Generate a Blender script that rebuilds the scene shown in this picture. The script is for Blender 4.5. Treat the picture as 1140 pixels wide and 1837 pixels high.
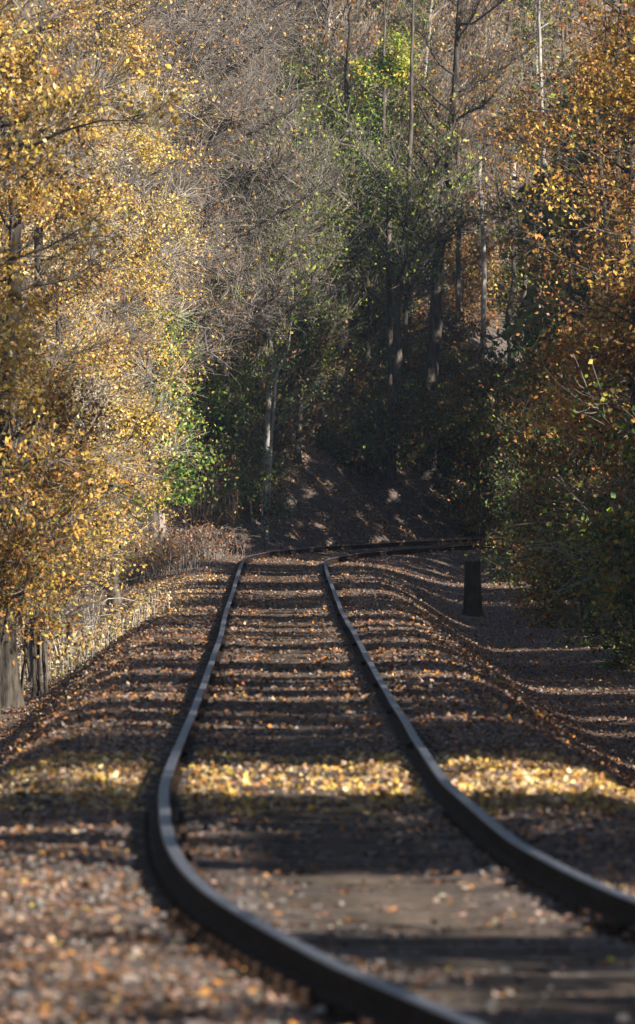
import bpy, math, random
import numpy as np
rad = math.radians
for o in list(bpy.data.objects): bpy.data.objects.remove(o)
SC = bpy.context.scene
COL = SC.collection
RNG = np.random.default_rng(7)

# ------------------------------------------------------------ camera, sky, sun
CAMZ = 1.95
F = 20000.0            # focal length in pixels of the 1140 px wide photograph
HY = 819.0             # row of the horizon
cam = bpy.data.cameras.new('camera')
camo = bpy.data.objects.new('camera', cam); COL.objects.link(camo)
cam.sensor_fit = 'HORIZONTAL'; cam.sensor_width = 36.0; cam.lens = F/1140*36.0
camo.location = (0, 0, CAMZ)
camo.rotation_euler = (math.pi/2 - math.atan((918.5-HY)/F), 0, 0)
cam.clip_start = 0.5; cam.clip_end = 3000
cam.dof.use_dof = True; cam.dof.focus_distance = 205; cam.dof.aperture_fstop = 20
SC.camera = camo

SUN_EL = rad(30); SUN_AZ = rad(35)      # azimuth: right of the view, turned this far behind the camera
SD = np.array([math.cos(SUN_EL)*math.cos(SUN_AZ), -math.cos(SUN_EL)*math.sin(SUN_AZ), math.sin(SUN_EL)])  # towards the sun
w = bpy.data.worlds.new('World'); SC.world = w; w.use_nodes = True
nt = w.node_tree; bg = nt.nodes['Background']
sky = nt.nodes.new('ShaderNodeTexSky'); sky.sky_type = 'NISHITA'; sky.sun_disc = False
sky.sun_elevation = SUN_EL
sky.sun_rotation = math.atan2(SD[0], SD[1])
nt.links.new(sky.outputs[0], bg.inputs[0]); bg.inputs[1].default_value = 0.045
sl = bpy.data.lights.new('sun', 'SUN'); sl.energy = 5.0; sl.angle = rad(0.5); sl.color = (1.0, 0.9, 0.76)
so = bpy.data.objects.new('sun', sl); COL.objects.link(so)
from mathutils import Vector
so.rotation_euler = Vector(SD).to_track_quat('Z', 'Y').to_euler()
so.location = (30, -20, 40)
SC.view_settings.view_transform = 'Standard'; SC.view_settings.look = 'None'
SC.view_settings.gamma = 1; SC.view_settings.exposure = 1.35
try:
    SC.cycles.max_bounces = 5; SC.cycles.diffuse_bounces = 2; SC.cycles.transparent_max_bounces = 4
except Exception: pass

# ------------------------------------------------------------ helpers
def tag(o, label=None, cat=None, group=None, kind=None):
    if label: o['label'] = label
    if cat: o['category'] = cat
    if group: o['group'] = group
    if kind: o['kind'] = kind
    return o
def empty(name, loc, label, cat, group=None):
    o = bpy.data.objects.new(name, None); COL.objects.link(o); o.location = loc
    o.empty_display_size = 0.3
    return tag(o, label, cat, group)

class Buf:
    """quads (a triangle repeats nothing: we only use quads)"""
    def __init__(s): s.v = []; s.f = []; s.c = []; s.m = []; s.n = 0
    def add(s, v, f, c=None, m=0):
        v = np.asarray(v, float).reshape(-1, 3); f = np.asarray(f, int).reshape(-1, 4)
        s.v.append(v); s.f.append(f+s.n); s.n += len(v)
        if c is None: c = np.ones((len(f), 3))
        c = np.broadcast_to(np.asarray(c, float), (len(f), 3)); s.c.append(c)
        s.m.append(np.full(len(f), m, int))
    def build(s, name, mats, parent=None, origin=(0, 0, 0), smooth=False):
        if not s.v: return None
        v = np.concatenate(s.v) - np.asarray(origin, float); f = np.concatenate(s.f); c = np.concatenate(s.c); m = np.concatenate(s.m)
        me = bpy.data.meshes.new(name)
        me.vertices.add(len(v)); me.vertices.foreach_set('co', v.astype(np.float32).ravel())
        me.loops.add(len(f)*4); me.loops.foreach_set('vertex_index', f.astype(np.int32).ravel())
        me.polygons.add(len(f)); me.polygons.foreach_set('loop_start', (np.arange(len(f))*4).astype(np.int32))
        me.polygons.foreach_set('material_index', m.astype(np.int32))
        me.polygons.foreach_set('use_smooth', np.full(len(f), smooth))
        at = me.attributes.new('tint', 'FLOAT_COLOR', 'FACE')
        at.data.foreach_set('color', np.concatenate([c, np.ones((len(c), 1))], 1).astype(np.float32).ravel())
        me.update(calc_edges=True)
        if not isinstance(mats, (list, tuple)): mats = [mats]
        for x in mats: me.materials.append(x)
        o = bpy.data.objects.new(name, me); COL.objects.link(o)
        if parent is not None: o.parent = parent
        else: o.location = origin
        return o

def norm(a): return a/np.maximum(np.linalg.norm(a, axis=-1, keepdims=True), 1e-9)
def tubes(P, R, s=4):
    P = np.asarray(P, float); R = np.asarray(R, float); N, K, _ = P.shape
    T = norm(np.gradient(P, axis=1))
    ref = np.where(np.abs(T[..., 2:3]) > .9, np.array([1., 0, 0]), np.array([0, 0, 1.]))
    A = norm(np.cross(T, ref)); B = np.cross(T, A)
    ang = np.arange(s)*2*math.pi/s
    V = P[:, :, None] + R[:, :, None, None]*(np.cos(ang)[None, None, :, None]*A[:, :, None] + np.sin(ang)[None, None, :, None]*B[:, :, None])
    idx = np.arange(N*K*s).reshape(N, K, s)
    a = idx[:, :-1]; b = idx[:, 1:]
    f = np.stack([a, np.roll(a, -1, 2), np.roll(b, -1, 2), b], -1).reshape(-1, 4)
    return V.reshape(-1, 3), f
def smooth_path(pts, K, rng=None, wob=0.0):
    pts = np.asarray(pts, float); t = np.linspace(0, len(pts)-1, K)
    # Catmull-Rom
    i = np.clip(t.astype(int), 0, len(pts)-2); u = (t-i)[:, None]
    p1 = pts[i]; p2 = pts[i+1]; p0 = pts[np.maximum(i-1, 0)]; p3 = pts[np.minimum(i+2, len(pts)-1)]
    out = .5*((2*p1)+(-p0+p2)*u+(2*p0-5*p1+4*p2-p3)*u**2+(-p0+3*p1-3*p2+p3)*u**3)
    if rng is not None and wob: out[1:] += rng.normal(0, wob, (K-1, 3))*np.array([1, 1, .2])
    return out

def leaves(rng, pos, size, nrm=None, aspect=.62, flat=0.0):
    n = len(pos)
    L = size*rng.uniform(.6, 1.25, n)[:, None]
    d = norm(rng.normal(0, 1, (n, 3)) + np.array([0, 0, -.35]))
    nn = rng.normal(0, 1, (n, 3)) + (np.array([0, 0, 1.0])*flat*3 + np.array([0, 0, .3]))
    s = norm(np.cross(d, nn))
    if flat:
        nn = norm(nn); d = norm(np.cross(nn, rng.normal(0, 1, (n, 3)))); s = np.cross(nn, d)
    up = np.cross(s, d)
    base = pos; tip = pos + d*L; mid = pos + d*L*.45
    W = L*aspect*.5; cu = L*rng.uniform(.02, .16, (n, 1))
    V = np.stack([base, mid + s*W + up*cu, tip, mid - s*W + up*cu], 1)
    return V.reshape(-1, 3), np.arange(n*4).reshape(-1, 4)

def n3(p, sc, seed):
    x, y, z = (p*sc).T
    return (np.sin(x*1.7+z*.9+seed)+np.sin(y*1.3-z*1.9+seed*2.3)+np.sin(z*2.3+x*.6-seed)+.7*np.sin(x*3.7-z*3.1+y*2.9+seed*1.7))/2.6
def pick_patch(rng, pal, pos, seed):
    """each cluster of leaves leans to one colour of the palette"""
    n = len(pos); wt = np.array([p[1] for p in pal], float); wt /= wt.sum()
    cols = np.array([p[0] for p in pal], float)
    u = .5+.5*np.clip(n3(pos, 1.5, seed)*.9+rng.normal(0, .33, n), -1, 1); rk = np.argsort(np.argsort(u))/max(n, 1)
    k = np.searchsorted(np.cumsum(wt[np.random.default_rng(seed).permutation(len(wt))]), rk).clip(0, len(wt)-1)
    k = np.random.default_rng(seed).permutation(len(wt))[k]
    c = cols[k]; m = rng.random(n) < .25; c[m] = cols[rng.choice(len(pal), m.sum(), p=wt)]
    return np.clip(c*rng.uniform(.65, 1.3, (n, 1))*rng.uniform(.92, 1.08, (n, 3)), .004, .9)
def pick(rng, pal, n):
    cols = np.array([p[0] for p in pal], float); wt = np.array([p[1] for p in pal], float)
    c = cols[rng.choice(len(pal), n, p=wt/wt.sum())]
    return np.clip(c*rng.uniform(.7, 1.25, (n, 1))*rng.uniform(.92, 1.08, (n, 3)), 0.004, .9)

def n2(x, y, seed=0.):   # cheap smooth noise, about -1..1
    return (np.sin(x*1.3+seed)*np.cos(y*1.1-seed*.7) + .6*np.sin(x*2.9+y*1.7+seed*2.1) + .4*np.cos(y*4.3-x*3.1+seed*1.3))/1.6

# ------------------------------------------------------------ materials
def mat(name, rough=.8, spec=.3):
    m = bpy.data.materials.new(name); m.use_nodes = True
    nt = m.node_tree; b = nt.nodes['Principled BSDF']
    b.inputs['Roughness'].default_value = rough; b.inputs['Specular IOR Level'].default_value = spec
    return m, nt, b
def leafmat(name, trans=.35, rough=.55):
    m, nt, b = mat(name, rough, .35)
    a = nt.nodes.new('ShaderNodeAttribute'); a.attribute_name = 'tint'
    nt.links.new(a.outputs['Color'], b.inputs['Base Color'])
    tr = nt.nodes.new('ShaderNodeBsdfTranslucent'); nt.links.new(a.outputs['Color'], tr.inputs['Color'])
    mx = nt.nodes.new('ShaderNodeMixShader'); mx.inputs[0].default_value = trans
    nt.links.new(b.outputs[0], mx.inputs[1]); nt.links.new(tr.outputs[0], mx.inputs[2])
    nt.links.new(mx.outputs[0], nt.nodes['Material Output'].inputs['Surface'])
    return m
def noisemat(name, c1, c2, scale=8, rough=.85, stretch=(1, 1, 1), bump=.0, c3=None, bscale=None):
    m, nt, b = mat(name, rough, .25)
    tc = nt.nodes.new('ShaderNodeTexCoord'); mp = nt.nodes.new('ShaderNodeMapping')
    mp.inputs['Scale'].default_value = stretch
    nt.links.new(tc.outputs['Object'], mp.inputs['Vector'])
    n = nt.nodes.new('ShaderNodeTexNoise'); n.inputs['Scale'].default_value = scale; n.inputs['Detail'].default_value = 6; n.inputs['Roughness'].default_value = .65
    nt.links.new(mp.outputs[0], n.inputs['Vector'])
    r = nt.nodes.new('ShaderNodeValToRGB'); e = r.color_ramp.elements
    e[0].position = .35; e[0].color = (*c1, 1); e[1].position = .68; e[1].color = (*c2, 1)
    if c3: x = e.new(.52); x.color = (*c3, 1)
    nt.links.new(n.outputs['Fac'], r.inputs[0]); nt.links.new(r.outputs[0], b.inputs['Base Color'])
    if bump:
        bp = nt.nodes.new('ShaderNodeBump'); bp.inputs['Strength'].default_value = bump; bp.inputs['Distance'].default_value = .03
        nt.links.new(n.outputs['Fac'], bp.inputs['Height']); nt.links.new(bp.outputs[0], b.inputs['Normal'])
    return m
M_LEAF = leafmat('leaf_surface'); M_LITTER = leafmat('fallen_leaf_surface', .12, .7)
M_BARK = noisemat('bark_brown_grey', (.03, .025, .022), (.17, .145, .125), 14, .9, (1, 1, .22), 1.0)
M_BARKD = noisemat('bark_dark', (.014, .012, .011), (.10, .085, .07), 16, .95, (1, 1, .22), 1.0)
M_BARKP = noisemat('bark_pale_grey', (.16, .15, .14), (.46, .43, .40), 5, .85, (1, 1, .3), .5)
M_TWIG = noisemat('twig_grey_brown', (.075, .066, .06), (.27, .24, .215), 3, .85)
M_TWIGD = noisemat('twig_dark', (.03, .025, .022), (.09, .07, .055), 3, .9)
M_TWIGP = noisemat('twig_pale', (.28, .25, .21), (.5, .46, .40), 3, .8)
M_WOOD = noisemat('sleeper_wood', (.03, .025, .02), (.12, .095, .08), 5, .9, (1, 6, 1), .6)
M_SNAG = noisemat('bare_snag_wood', (.20, .17, .15), (.42, .37, .33), 9, .85, (3, 3, .35), .7)
M_MOSS = noisemat('mossy_stump_wood', (.012, .011, .007), (.045, .037, .018), 9, .95, (1, 1, .5), .7)
M_GROUND = noisemat('leafy_soil', (.04, .032, .029), (.15, .112, .095), 9, .95, (1, 1, 1), .8, (.10, .081, .074))
M_RUST = noisemat('rail_rust', (.010, .007, .006), (.042, .026, .019), 14, .9, (1, .3, 1), .3)
M_RUST.node_tree.nodes['Principled BSDF'].inputs['Specular IOR Level'].default_value = .04
M_STONE, _nt, _b = mat('ballast_stone_surface', .85, .3)
_a = _nt.nodes.new('ShaderNodeAttribute'); _a.attribute_name = 'tint'; _nt.links.new(_a.outputs['Color'], _b.inputs['Base Color'])
M_STEEL = noisemat('rail_head_steel', (.045, .048, .06), (.12, .125, .15), 10, .5, (8, .35, 1), .15)  # steel, base tinted blue for the skylight on the rail top
M_STEEL.node_tree.nodes['Principled BSDF'].inputs['Metallic'].default_value = .35
M_IRON = noisemat('iron_plate_rust', (.02, .014, .011), (.07, .04, .028), 20, .8)

# palettes, linear colours of the leaves themselves
GOLD = (.54, .33, .075); YEL = (.72, .52, .10); ORANGE = (.43, .21, .055); AMBER = (.36, .16, .03); BROWN = (.17, .08, .03)
TAN = (.42, .30, .17); PINK = (.42, .25, .17); GREEN = (.07, .16, .025); DGREEN = (.035, .07, .02); YG = (.34, .40, .05); OLIVE = (.17, .15, .035); RUST = (.20, .07, .03); RED = (.35, .05, .03)
CREAM = (.70, .58, .33)
P_GOLD = [(GOLD, 4), (YEL, 4), (ORANGE, 1.0), (BROWN, 1.0), (CREAM, 1.8), (TAN, 1.5), (OLIVE, .8)]
P_DGOLD = [(GOLD, 4), (ORANGE, 1.5), (AMBER, 1.6), (BROWN, 1.2), (YEL, 1.5), (OLIVE, 1)]
P_PALE = [(CREAM, 2), (YEL, 2), (GOLD, 2), (TAN, 2), (PINK, 1), (YG, .4)]
P_ORANGE = [(ORANGE, 2.5), (GOLD, 3.5), (AMBER, 2), (YEL, .7)]
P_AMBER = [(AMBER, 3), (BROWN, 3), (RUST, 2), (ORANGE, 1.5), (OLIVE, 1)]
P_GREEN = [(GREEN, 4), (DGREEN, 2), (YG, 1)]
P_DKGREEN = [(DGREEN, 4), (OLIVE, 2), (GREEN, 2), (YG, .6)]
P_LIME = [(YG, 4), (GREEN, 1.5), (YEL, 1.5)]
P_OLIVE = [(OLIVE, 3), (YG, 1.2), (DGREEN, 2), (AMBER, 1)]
P_WOOD = [(TAN, 2), (BROWN, 2), (AMBER, 2), (OLIVE, 1), (ORANGE, 1), (YEL, .5)]

# ------------------------------------------------------------ the centre line of the track
# distance, sideways, drop of the rail top below the camera
TAB = np.array([(-6, 3.9, 1.40), (5, 3.05, 1.41), (15, 2.25, 1.43), (22, 1.72, 1.45), (26, 1.40, 1.455), (29.3, 1.13, 1.475), (33.6, .80, 1.52), (37, .59, 1.565), (40.4, 0.404, 1.609), (41.0, 0.373, 1.612), (41.5, 0.342, 1.615), (42.1, 0.316, 1.619), (42.7, 0.289, 1.623), (43.3, 0.265, 1.626), (43.9, 0.241, 1.631), (44.6, 0.217, 1.635), (45.3, 0.194, 1.639), (46.0, 0.172, 1.644), (46.7, 0.150, 1.649), (47.5, 0.130, 1.654), (48.2, 0.111, 1.659), (49.0, 0.094, 1.664), (49.8, 0.078, 1.670), (50.7, 0.060, 1.676), (51.6, 0.045, 1.682), (52.5, 0.031, 1.688), (53.4, 0.017, 1.694), (54.4, 0.002, 1.700), (55.4, -0.014, 1.707), (56.5, -0.028, 1.714), (57.6, -0.043, 1.721), (58.7, -0.055, 1.728), (59.9, -0.065, 1.736), (61.1, -0.074, 1.743), (62.3, -0.082, 1.751), (63.6, -0.088, 1.759), (65.0, -0.095, 1.767), (66.4, -0.101, 1.776), (67.8, -0.107, 1.784), (69.4, -0.112, 1.793), (70.9, -0.118, 1.801), (72.6, -0.123, 1.810), (74.3, -0.128, 1.819), (76.0, -0.134, 1.828), (77.9, -0.140, 1.838), (79.8, -0.148, 1.847), (81.8, -0.159, 1.856), (83.9, -0.167, 1.866), (86.0, -0.175, 1.875), (88.3, -0.184, 1.885), (90.6, -0.193, 1.894), (93.1, -0.203, 1.904), (95.7, -0.214, 1.913), (98.3, -0.225, 1.922), (101.1, -0.236, 1.931), (104.0, -0.248, 1.940), (107.1, -0.261, 1.949), (110.3, -0.274, 1.957), (113.6, -0.287, 1.965), (117.1, -0.300, 1.972), (120.7, -0.313, 1.979), (124.5, -0.328, 1.986), (128.5, -0.351, 1.991), (132.6, -0.376, 1.996), (137.0, -0.398, 2.000), (141.5, -0.421, 2.002), (146.3, -0.443, 2.004), (151.2, -0.458, 2.004), (156.4, -0.475, 2.002), (161.8, -0.492, 1.999), (167.5, -0.512, 1.993), (173.4, -0.534, 1.985), (179.6, -0.557, 1.975), (186.0, -0.580, 1.962), (192.6, -0.599, 1.946), (199.6, -0.607, 1.926), (207, -.612, 1.925)])
def interp_s(x, xs, ys):
    # monotone-ish smooth interpolation: piecewise linear then small blur
    g = np.arange(xs[0], xs[-1]+.01, .25); l = np.interp(g, xs, ys)
    k = np.hanning(15); k /= k.sum(); lp = np.pad(l, 7, mode='reflect', reflect_type='odd')
    return np.interp(x, g, np.convolve(lp, k, 'valid'))
ys = np.arange(-6, 207, .5)
cx = interp_s(ys, TAB[:, 0], TAB[:, 1]); cz = CAMZ-interp_s(ys, TAB[:, 0], TAB[:, 2])
R0 = 245.0; ss = np.arange(0, 130, .5)
ax = cx[-1] + R0*(1-np.cos(ss/R0)); ay = 207 + R0*np.sin(ss/R0)
CL = np.stack([np.r_[cx, ax], np.r_[ys, ay], np.r_[cz, np.full(len(ss), cz[-1])]], 1)
TG = norm(np.gradient(CL*np.array([1, 1, 0]), axis=0)); SIDE = np.stack([TG[:, 1], -TG[:, 0], 0*TG[:, 0]], 1)
SL = np.r_[0, np.cumsum(np.linalg.norm(np.diff(CL, axis=0), axis=1))]
CANT = np.clip((CL[:, 1]-196)/18, 0, 1)*.07
def at_s(s, u=0., dz=0.):
    p = np.array([np.interp(s, SL, CL[:, k]) for k in range(3)]).T
    d = norm(np.array([np.interp(s, SL, SIDE[:, k]) for k in range(3)]).T)
    c = np.interp(s, SL, CANT)
    p = p + d*np.asarray(u)[..., None]; p[..., 2] += dz - c*np.asarray(u)/1.5 
    return p, d
def nearest(x, y):
    x = np.asarray(x, float).ravel(); y = np.asarray(y, float).ravel()
    u = np.empty(len(x)); zt = np.empty(len(x)); s = np.empty(len(x)); ct = np.empty(len(x))
    C = CL[::2]; 
    for a in range(0, len(x), 20000):
        dx = x[a:a+20000, None]-C[None, :, 0]; dy = y[a:a+20000, None]-C[None, :, 1]
        i = np.argmin(dx*dx+dy*dy, 1)*2; k = np.arange(len(i))
        Dx = x[a:a+20000]-CL[i, 0]; Dy = y[a:a+20000]-CL[i, 1]
        u[a:a+20000] = Dx*SIDE[i, 0]+Dy*SIDE[i, 1]
        al = Dx*TG[i, 0]+Dy*TG[i, 1]
        zt[a:a+20000] = CL[i, 2] + al*np.gradient(CL[:, 2])[i]/.5; s[a:a+20000] = SL[i]; ct[a:a+20000] = CANT[i]
    return u, zt, s, ct
def sst(x, a, b):
    t = np.clip((x-a)/(b-a), 0, 1); return t*t*(3-2*t)
def ground_z(x, y, rough=True):
    shp = np.shape(x); u, zt, s, ct = nearest(x, y); x = np.ravel(x); y = np.ravel(y)
    a = np.abs(u)
    D = .16 + .72*(1-sst(y, 150, 205)) * sst(y, 20, 70) + .1
    Dr = .35 + .5*(1-sst(y, 170, 215)) * sst(y, 20, 70)
    D = np.where(u < 0, D, Dr)
    h = zt - .098 - .032*np.exp(-((a-.80)/.12)**4) - D*sst(a, 1.45, 3.3) - ct*np.clip(u, -1.6, 1.6)/1.5
    h -= .03*np.exp(-(u/.5)**2)
    h += sst(a, 3.6, 14)*.7
    # bank on the outside of the bend, the hill behind it
    hm = sst(y, 226, 256)
    v = -u - 3.0 + .5*n2(x*.7, y*.7, 3)
    hill = np.where(v > 0, np.minimum(v*.62, 4.8+.02*v+ (v-7.7)*.10), 0)
    hill = np.maximum(hill, 0)
    h = h + hm*hill
    if rough:
        h += .018*n2(x*3.1, y*2.3, 1)+.012*n2(x*9, y*7, 2) + .07*sst(a, 2.5, 6)*n2(x*.6, y*.5, 5) + hm*np.where(v > 0, .12*n2(x*2.2, y*2.2, 8), 0)
    return h.reshape(shp)

# ------------------------------------------------------------ ground
def grid_axis(knots):
    out = []
    for (a, b, st) in knots: out.append(np.arange(a, b, st))
    return np.r_[tuple(out)+(knots[-1][1],)]
gx = grid_axis([(-400, -60, 34), (-60, -12, 3), (-12, -5, .5), (-5, 6, .14), (6, 20, .5), (20, 60, 4), (60, 400, 34)])
gy = grid_axis([(-60, 10, 5), (10, 140, .3), (140, 300, .4), (300, 360, 3), (360, 1400, 80)])
GX, GY = np.meshgrid(gx, gy, indexing='ij')
GZ = ground_z(GX, GY)
nx, ny = GX.shape
idx = np.arange(nx*ny).reshape(nx, ny)
f = np.stack([idx[:-1, :-1], idx[1:, :-1], idx[1:, 1:], idx[:-1, 1:]], -1).reshape(-1, 4)
b = Buf(); b.add(np.stack([GX, GY, GZ], -1), f)
go = b.build('ground', M_GROUND, smooth=True); tag(go, kind='structure')

# ------------------------------------------------------------ the rails
PROFZ = .66
prof = np.array([.80, PROFZ])*np.array([(-.066, -.152), (.066, -.152), (.066, -.142), (.012, -.122), (.010, -.045), (.034, -.034), (.036, -.008), (.028, 0), (-.028, 0), (-.036, -.008), (-.034, -.034), (-.010, -.045), (-.012, -.122), (-.066, -.142)])
def make_rail(u0, label):
    s = np.arange(1, SL[-1]-1, .5)
    joints = 12.2; ph = 3.0 if u0 < 0 else 5.5
    kink = .008*np.abs(np.sin(math.pi*(s-ph)/joints))
    p, d = at_s(s, np.full(len(s), u0), 0); p[:, 2] += kink - .006
    root = empty('rail', (float(p[0, 0]), float(p[0, 1]), float(p[0, 2]-.15)), label, 'rail', 'the two rails of the track')
    o = np.array(root.location)
    V = p[:, None, :] + d[:, None, :]*prof[None, :, :1] + np.array([0, 0, 1.])*prof[None, :, 1:2]
    n, k = V.shape[:2]; ix = np.arange(n*k).reshape(n, k)
    a = ix[:-1]; c = ix[1:]
    fq = np.stack([a, np.roll(a, -1, 1), np.roll(c, -1, 1), c], -1)
    B = Buf(); B.add(V.reshape(-1, 3), fq[:, [i for i in range(k) if i not in (6, 7, 8)]].reshape(-1, 4), m=0)
    B.v.append(np.zeros((0, 3)))
    B.f.append(fq[:, [6, 7, 8]].reshape(-1, 4)); B.c.append(np.ones((3*(n-1), 3))); B.m.append(np.ones(3*(n-1), int))
    B.build('rail_bar', [M_RUST, M_STEEL], root, o)
    # joint bars: bolted plates on both sides of the web
    for j in np.arange(ph+joints*6, 250, joints):
        q = Buf()
        for sd in (-1, 1):
            sj = np.linspace(j-.35, j+.35, 4); pj, dj = at_s(sj, np.full(4, u0)); pj[:, 2] -= .002
            for (ua, ub, za, zb) in ((.0125, .026, -.095, -.040),):
                pr = np.array([(ua, za), (ub, za), (ub, zb), (ua, zb)])*np.array([sd, 1])
                Vj = pj[:, None]+dj[:, None]*pr[None, :, :1]+np.array([0, 0, 1.])*pr[None, :, 1:2]
                i4 = np.arange(16).reshape(4, 4); aa = i4[:-1]; cc = i4[1:]
                ff = np.stack([aa, np.roll(aa, -1, 1), np.roll(cc, -1, 1), cc], -1).reshape(-1, 4)
                q.add(Vj, np.r_[ff, i4[:1], i4[-1:]])
            pb, db = at_s(np.linspace(j-.27, j+.27, 4), np.full(4, u0))
            bz = pb + np.array([0, 0, -.070])
            Pt = np.stack([bz+db*sd*.028, bz+db*sd*.048], 1); vv, f2 = tubes(Pt, np.full((4, 2), .014), 6); q.add(vv, f2)
        q.build('joint_bar', M_RUST, root, o)
    return root
make_rail(-.75, 'left rail of the pair, steel top pale in the light, curving under the leafy bank')
make_rail(.75, 'right rail of the pair, nearer the stump and the dark bushes')

# ------------------------------------------------------------ sleepers
def box(B, c, dx, dy, ex, ey, ez, col=None, m=0, top=1.0):
    v = []
    for z in (-1, 1):
        for (i, j) in ((-1, -1), (1, -1), (1, 1), (-1, 1)):
            k = top if z > 0 else 1
            v.append(np.asarray(c)+dx*ex*i*k+dy*ey*j*k+np.array([0, 0, 1.])*ez*z)
    B.add(v, [(0, 3, 2, 1), (4, 5, 6, 7), (0, 1, 5, 4), (1, 2, 6, 5), (2, 3, 7, 6), (3, 0, 4, 7)], col, m)
SP = .58
s_sl = np.arange(28, SL[-1]-8, SP)
n_ind = 300
rest = Buf()
sl_lab = 'weathered wooden sleeper half sunk in leaf litter beneath both rails'
protos = []
for k in range(6):
    B = Buf(); box(B, (0, 0, 0), np.array([1., 0, 0]), np.array([0, 1., 0]), 1.25, .115, .07, top=.985)
    me = None
    protos.append(B)
for i, s in enumerate(s_sl):
    p, d = at_s(np.array([s]), np.array([0.])); p = p[0]; d = d[0]; t = np.array([-d[1], d[0], 0])
    jit = RNG.normal(0, .03); tl = RNG.normal(0, .012)
    c = p + d*jit + np.array([0, 0, -.105-.07-abs(RNG.normal(0, .004))])
    cant = np.interp(s, SL, CANT)
    dd = norm(d + t*tl + np.array([0, 0, -cant/1.5])); tt = norm(np.cross(np.array([0, 0, 1.]), dd))
    B = Buf() if i < n_ind else rest
    ln = 1.25+RNG.normal(0, .03)
    box(B, c, dd, tt, ln, .115, .07, top=.985)
    if i < n_ind:
        base = (float(c[0]), float(c[1]), float(c[2]-.07))
        if i < 60:
            root = empty('railway_sleeper', base, sl_lab, 'railway sleeper', 'sleepers under the rails')
            B.build('timber', M_WOOD, root, base)
            for ua in ((-.905, .61) if i < 34 else ()):
                q = Buf(); pc = np.array([*(p+dd*ua)[:2], p[2]-.098]); q2, f2 = tubes(np.array([[pc, pc+np.array([0, 0, .028]), pc+np.array([0, 0, .029]), pc+np.array([0, 0, .043])]]), np.array([[.012, .012, .02, .017]]), 8)
                q.add(q2, f2); box(q, pc+np.array([0, 0, .006]), dd, tt, .05, .06, .006); q.build('rail_screw', M_RUST, root, base)
            for sd in (-1, 1):
                q = Buf(); pc = p+dd*sd*.75; pc = np.array([pc[0], pc[1], p[2]-.1004-.006])
                box(q, pc, dd, tt, .15, .08, .0055)
                for (e1, e2) in ((-.085, -.05), (.085, .05)):
                    box(q, pc+dd*e1+tt*e2+np.array([0, 0, .018]), dd, tt, .014, .011, .016)
                q.build('tie_plate', M_IRON, root, base)
        else:
            o = B.build('railway_sleeper', M_WOOD, None, base); tag(o, sl_lab, 'railway sleeper', 'sleepers under the rails')
o = rest.build('far_sleepers', M_WOOD); tag(o, 'run of dark sleepers round the far bend', 'railway sleepers', 'sleepers under the rails', 'stuff')

# ------------------------------------------------------------ where the sun reaches the ground
def lit_mask(x, y):
    """1 where the canopy to the right has a gap for the sun, as a place on the ground"""
    yy = y + .25*n2(x*.9, y*.35, 11)
    def band(a, b, e=.5): return sst(yy, a-e, a+e)*(1-sst(yy, b-e, b+e))
    m = np.where(x < -.9, .55, 1)*band(60.3, 68.6, .8)*(n2(x*1.1, y*1.3, 17) > -.75)
    m = np.maximum(m, band(41.5, 47.3)*(x < .9)*.95)
    m = np.maximum(m, .75*(n2(x*.35, y*1.1, 4) > .05)*(y < 41.5))
    m = np.maximum(m, (x < 1.0)*(y < 40)*(x < .9-(y-28)*.12)*(n2(x*.25, y*1.7, 27)+.5*n2(x*.5, y*3.7, 9) > -.25)*.95)
    m = np.maximum(m, (x < -.5)*(y < 56)*(n2(x*.22, y*1.25, 7)+.5*n2(x*.5, y*3.1, 19) > -.05)*.95)
    far = n2(x*.2, y*.31, 2)+.7*n2(x*.35, y*.93, 9)+.4*n2(x*.8, y*2.6, 4)
    m = np.maximum(m, (y > 80)*(y < 200)*(far > .22+.5*sst(x, .6, 1.6)*(1-sst(y, 120, 150)))*.95)
    m = np.maximum(m, band(208, 216, 1.)*.9)
    sh = (x < -1.7)*(y > 75)*(y < 200)*(n2(x*.3, y*.18, 5) > -.1)*.8
    m = np.maximum(m, sh)
    tt = n2(x*2.1, y*1.5, 16)+.7*n2(x*5.3, y*4.1, 3)
    m = np.where(y > 219, 1.0*(tt > np.interp(x, [-13, -10, -7, -3, 2], [-1.6, -.7, -.15, .04, .10])), m)
    m = np.where((y > 150) & (y <= 222) & (x < -3.6), .97, m)
    m = np.where((y > 112) & (y <= 149) & (x < -4.2), np.where((x < -10) & (n2(x*.5, y*.4, 8) > -.1), .97, .15), m)
    m = np.where((y > 150) & (y <= 222) & (x < -6) & (n2(x*.55, y*.33, 21) < -.15), .15, m)
    m = np.where((x > 2.2) & (y > 60) & (y < 219), m*(n2(x*.8, y*.6, 14) > .62), m)
    m = np.maximum(m, (x < -1.9)*(x > -3.4)*(y > 150)*(y < 186)*.95)
    return m
def sun_gap(pos, rng, amt=1.0):  # leaves out foliage so the sun pattern above falls on the ground
    t = (pos[:, 2]-.0)/SD[2]
    hit = pos - SD[None]*t[:, None]
    return rng.random(len(pos)) > lit_mask(hit[:, 0], hit[:, 1])*amt

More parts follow.
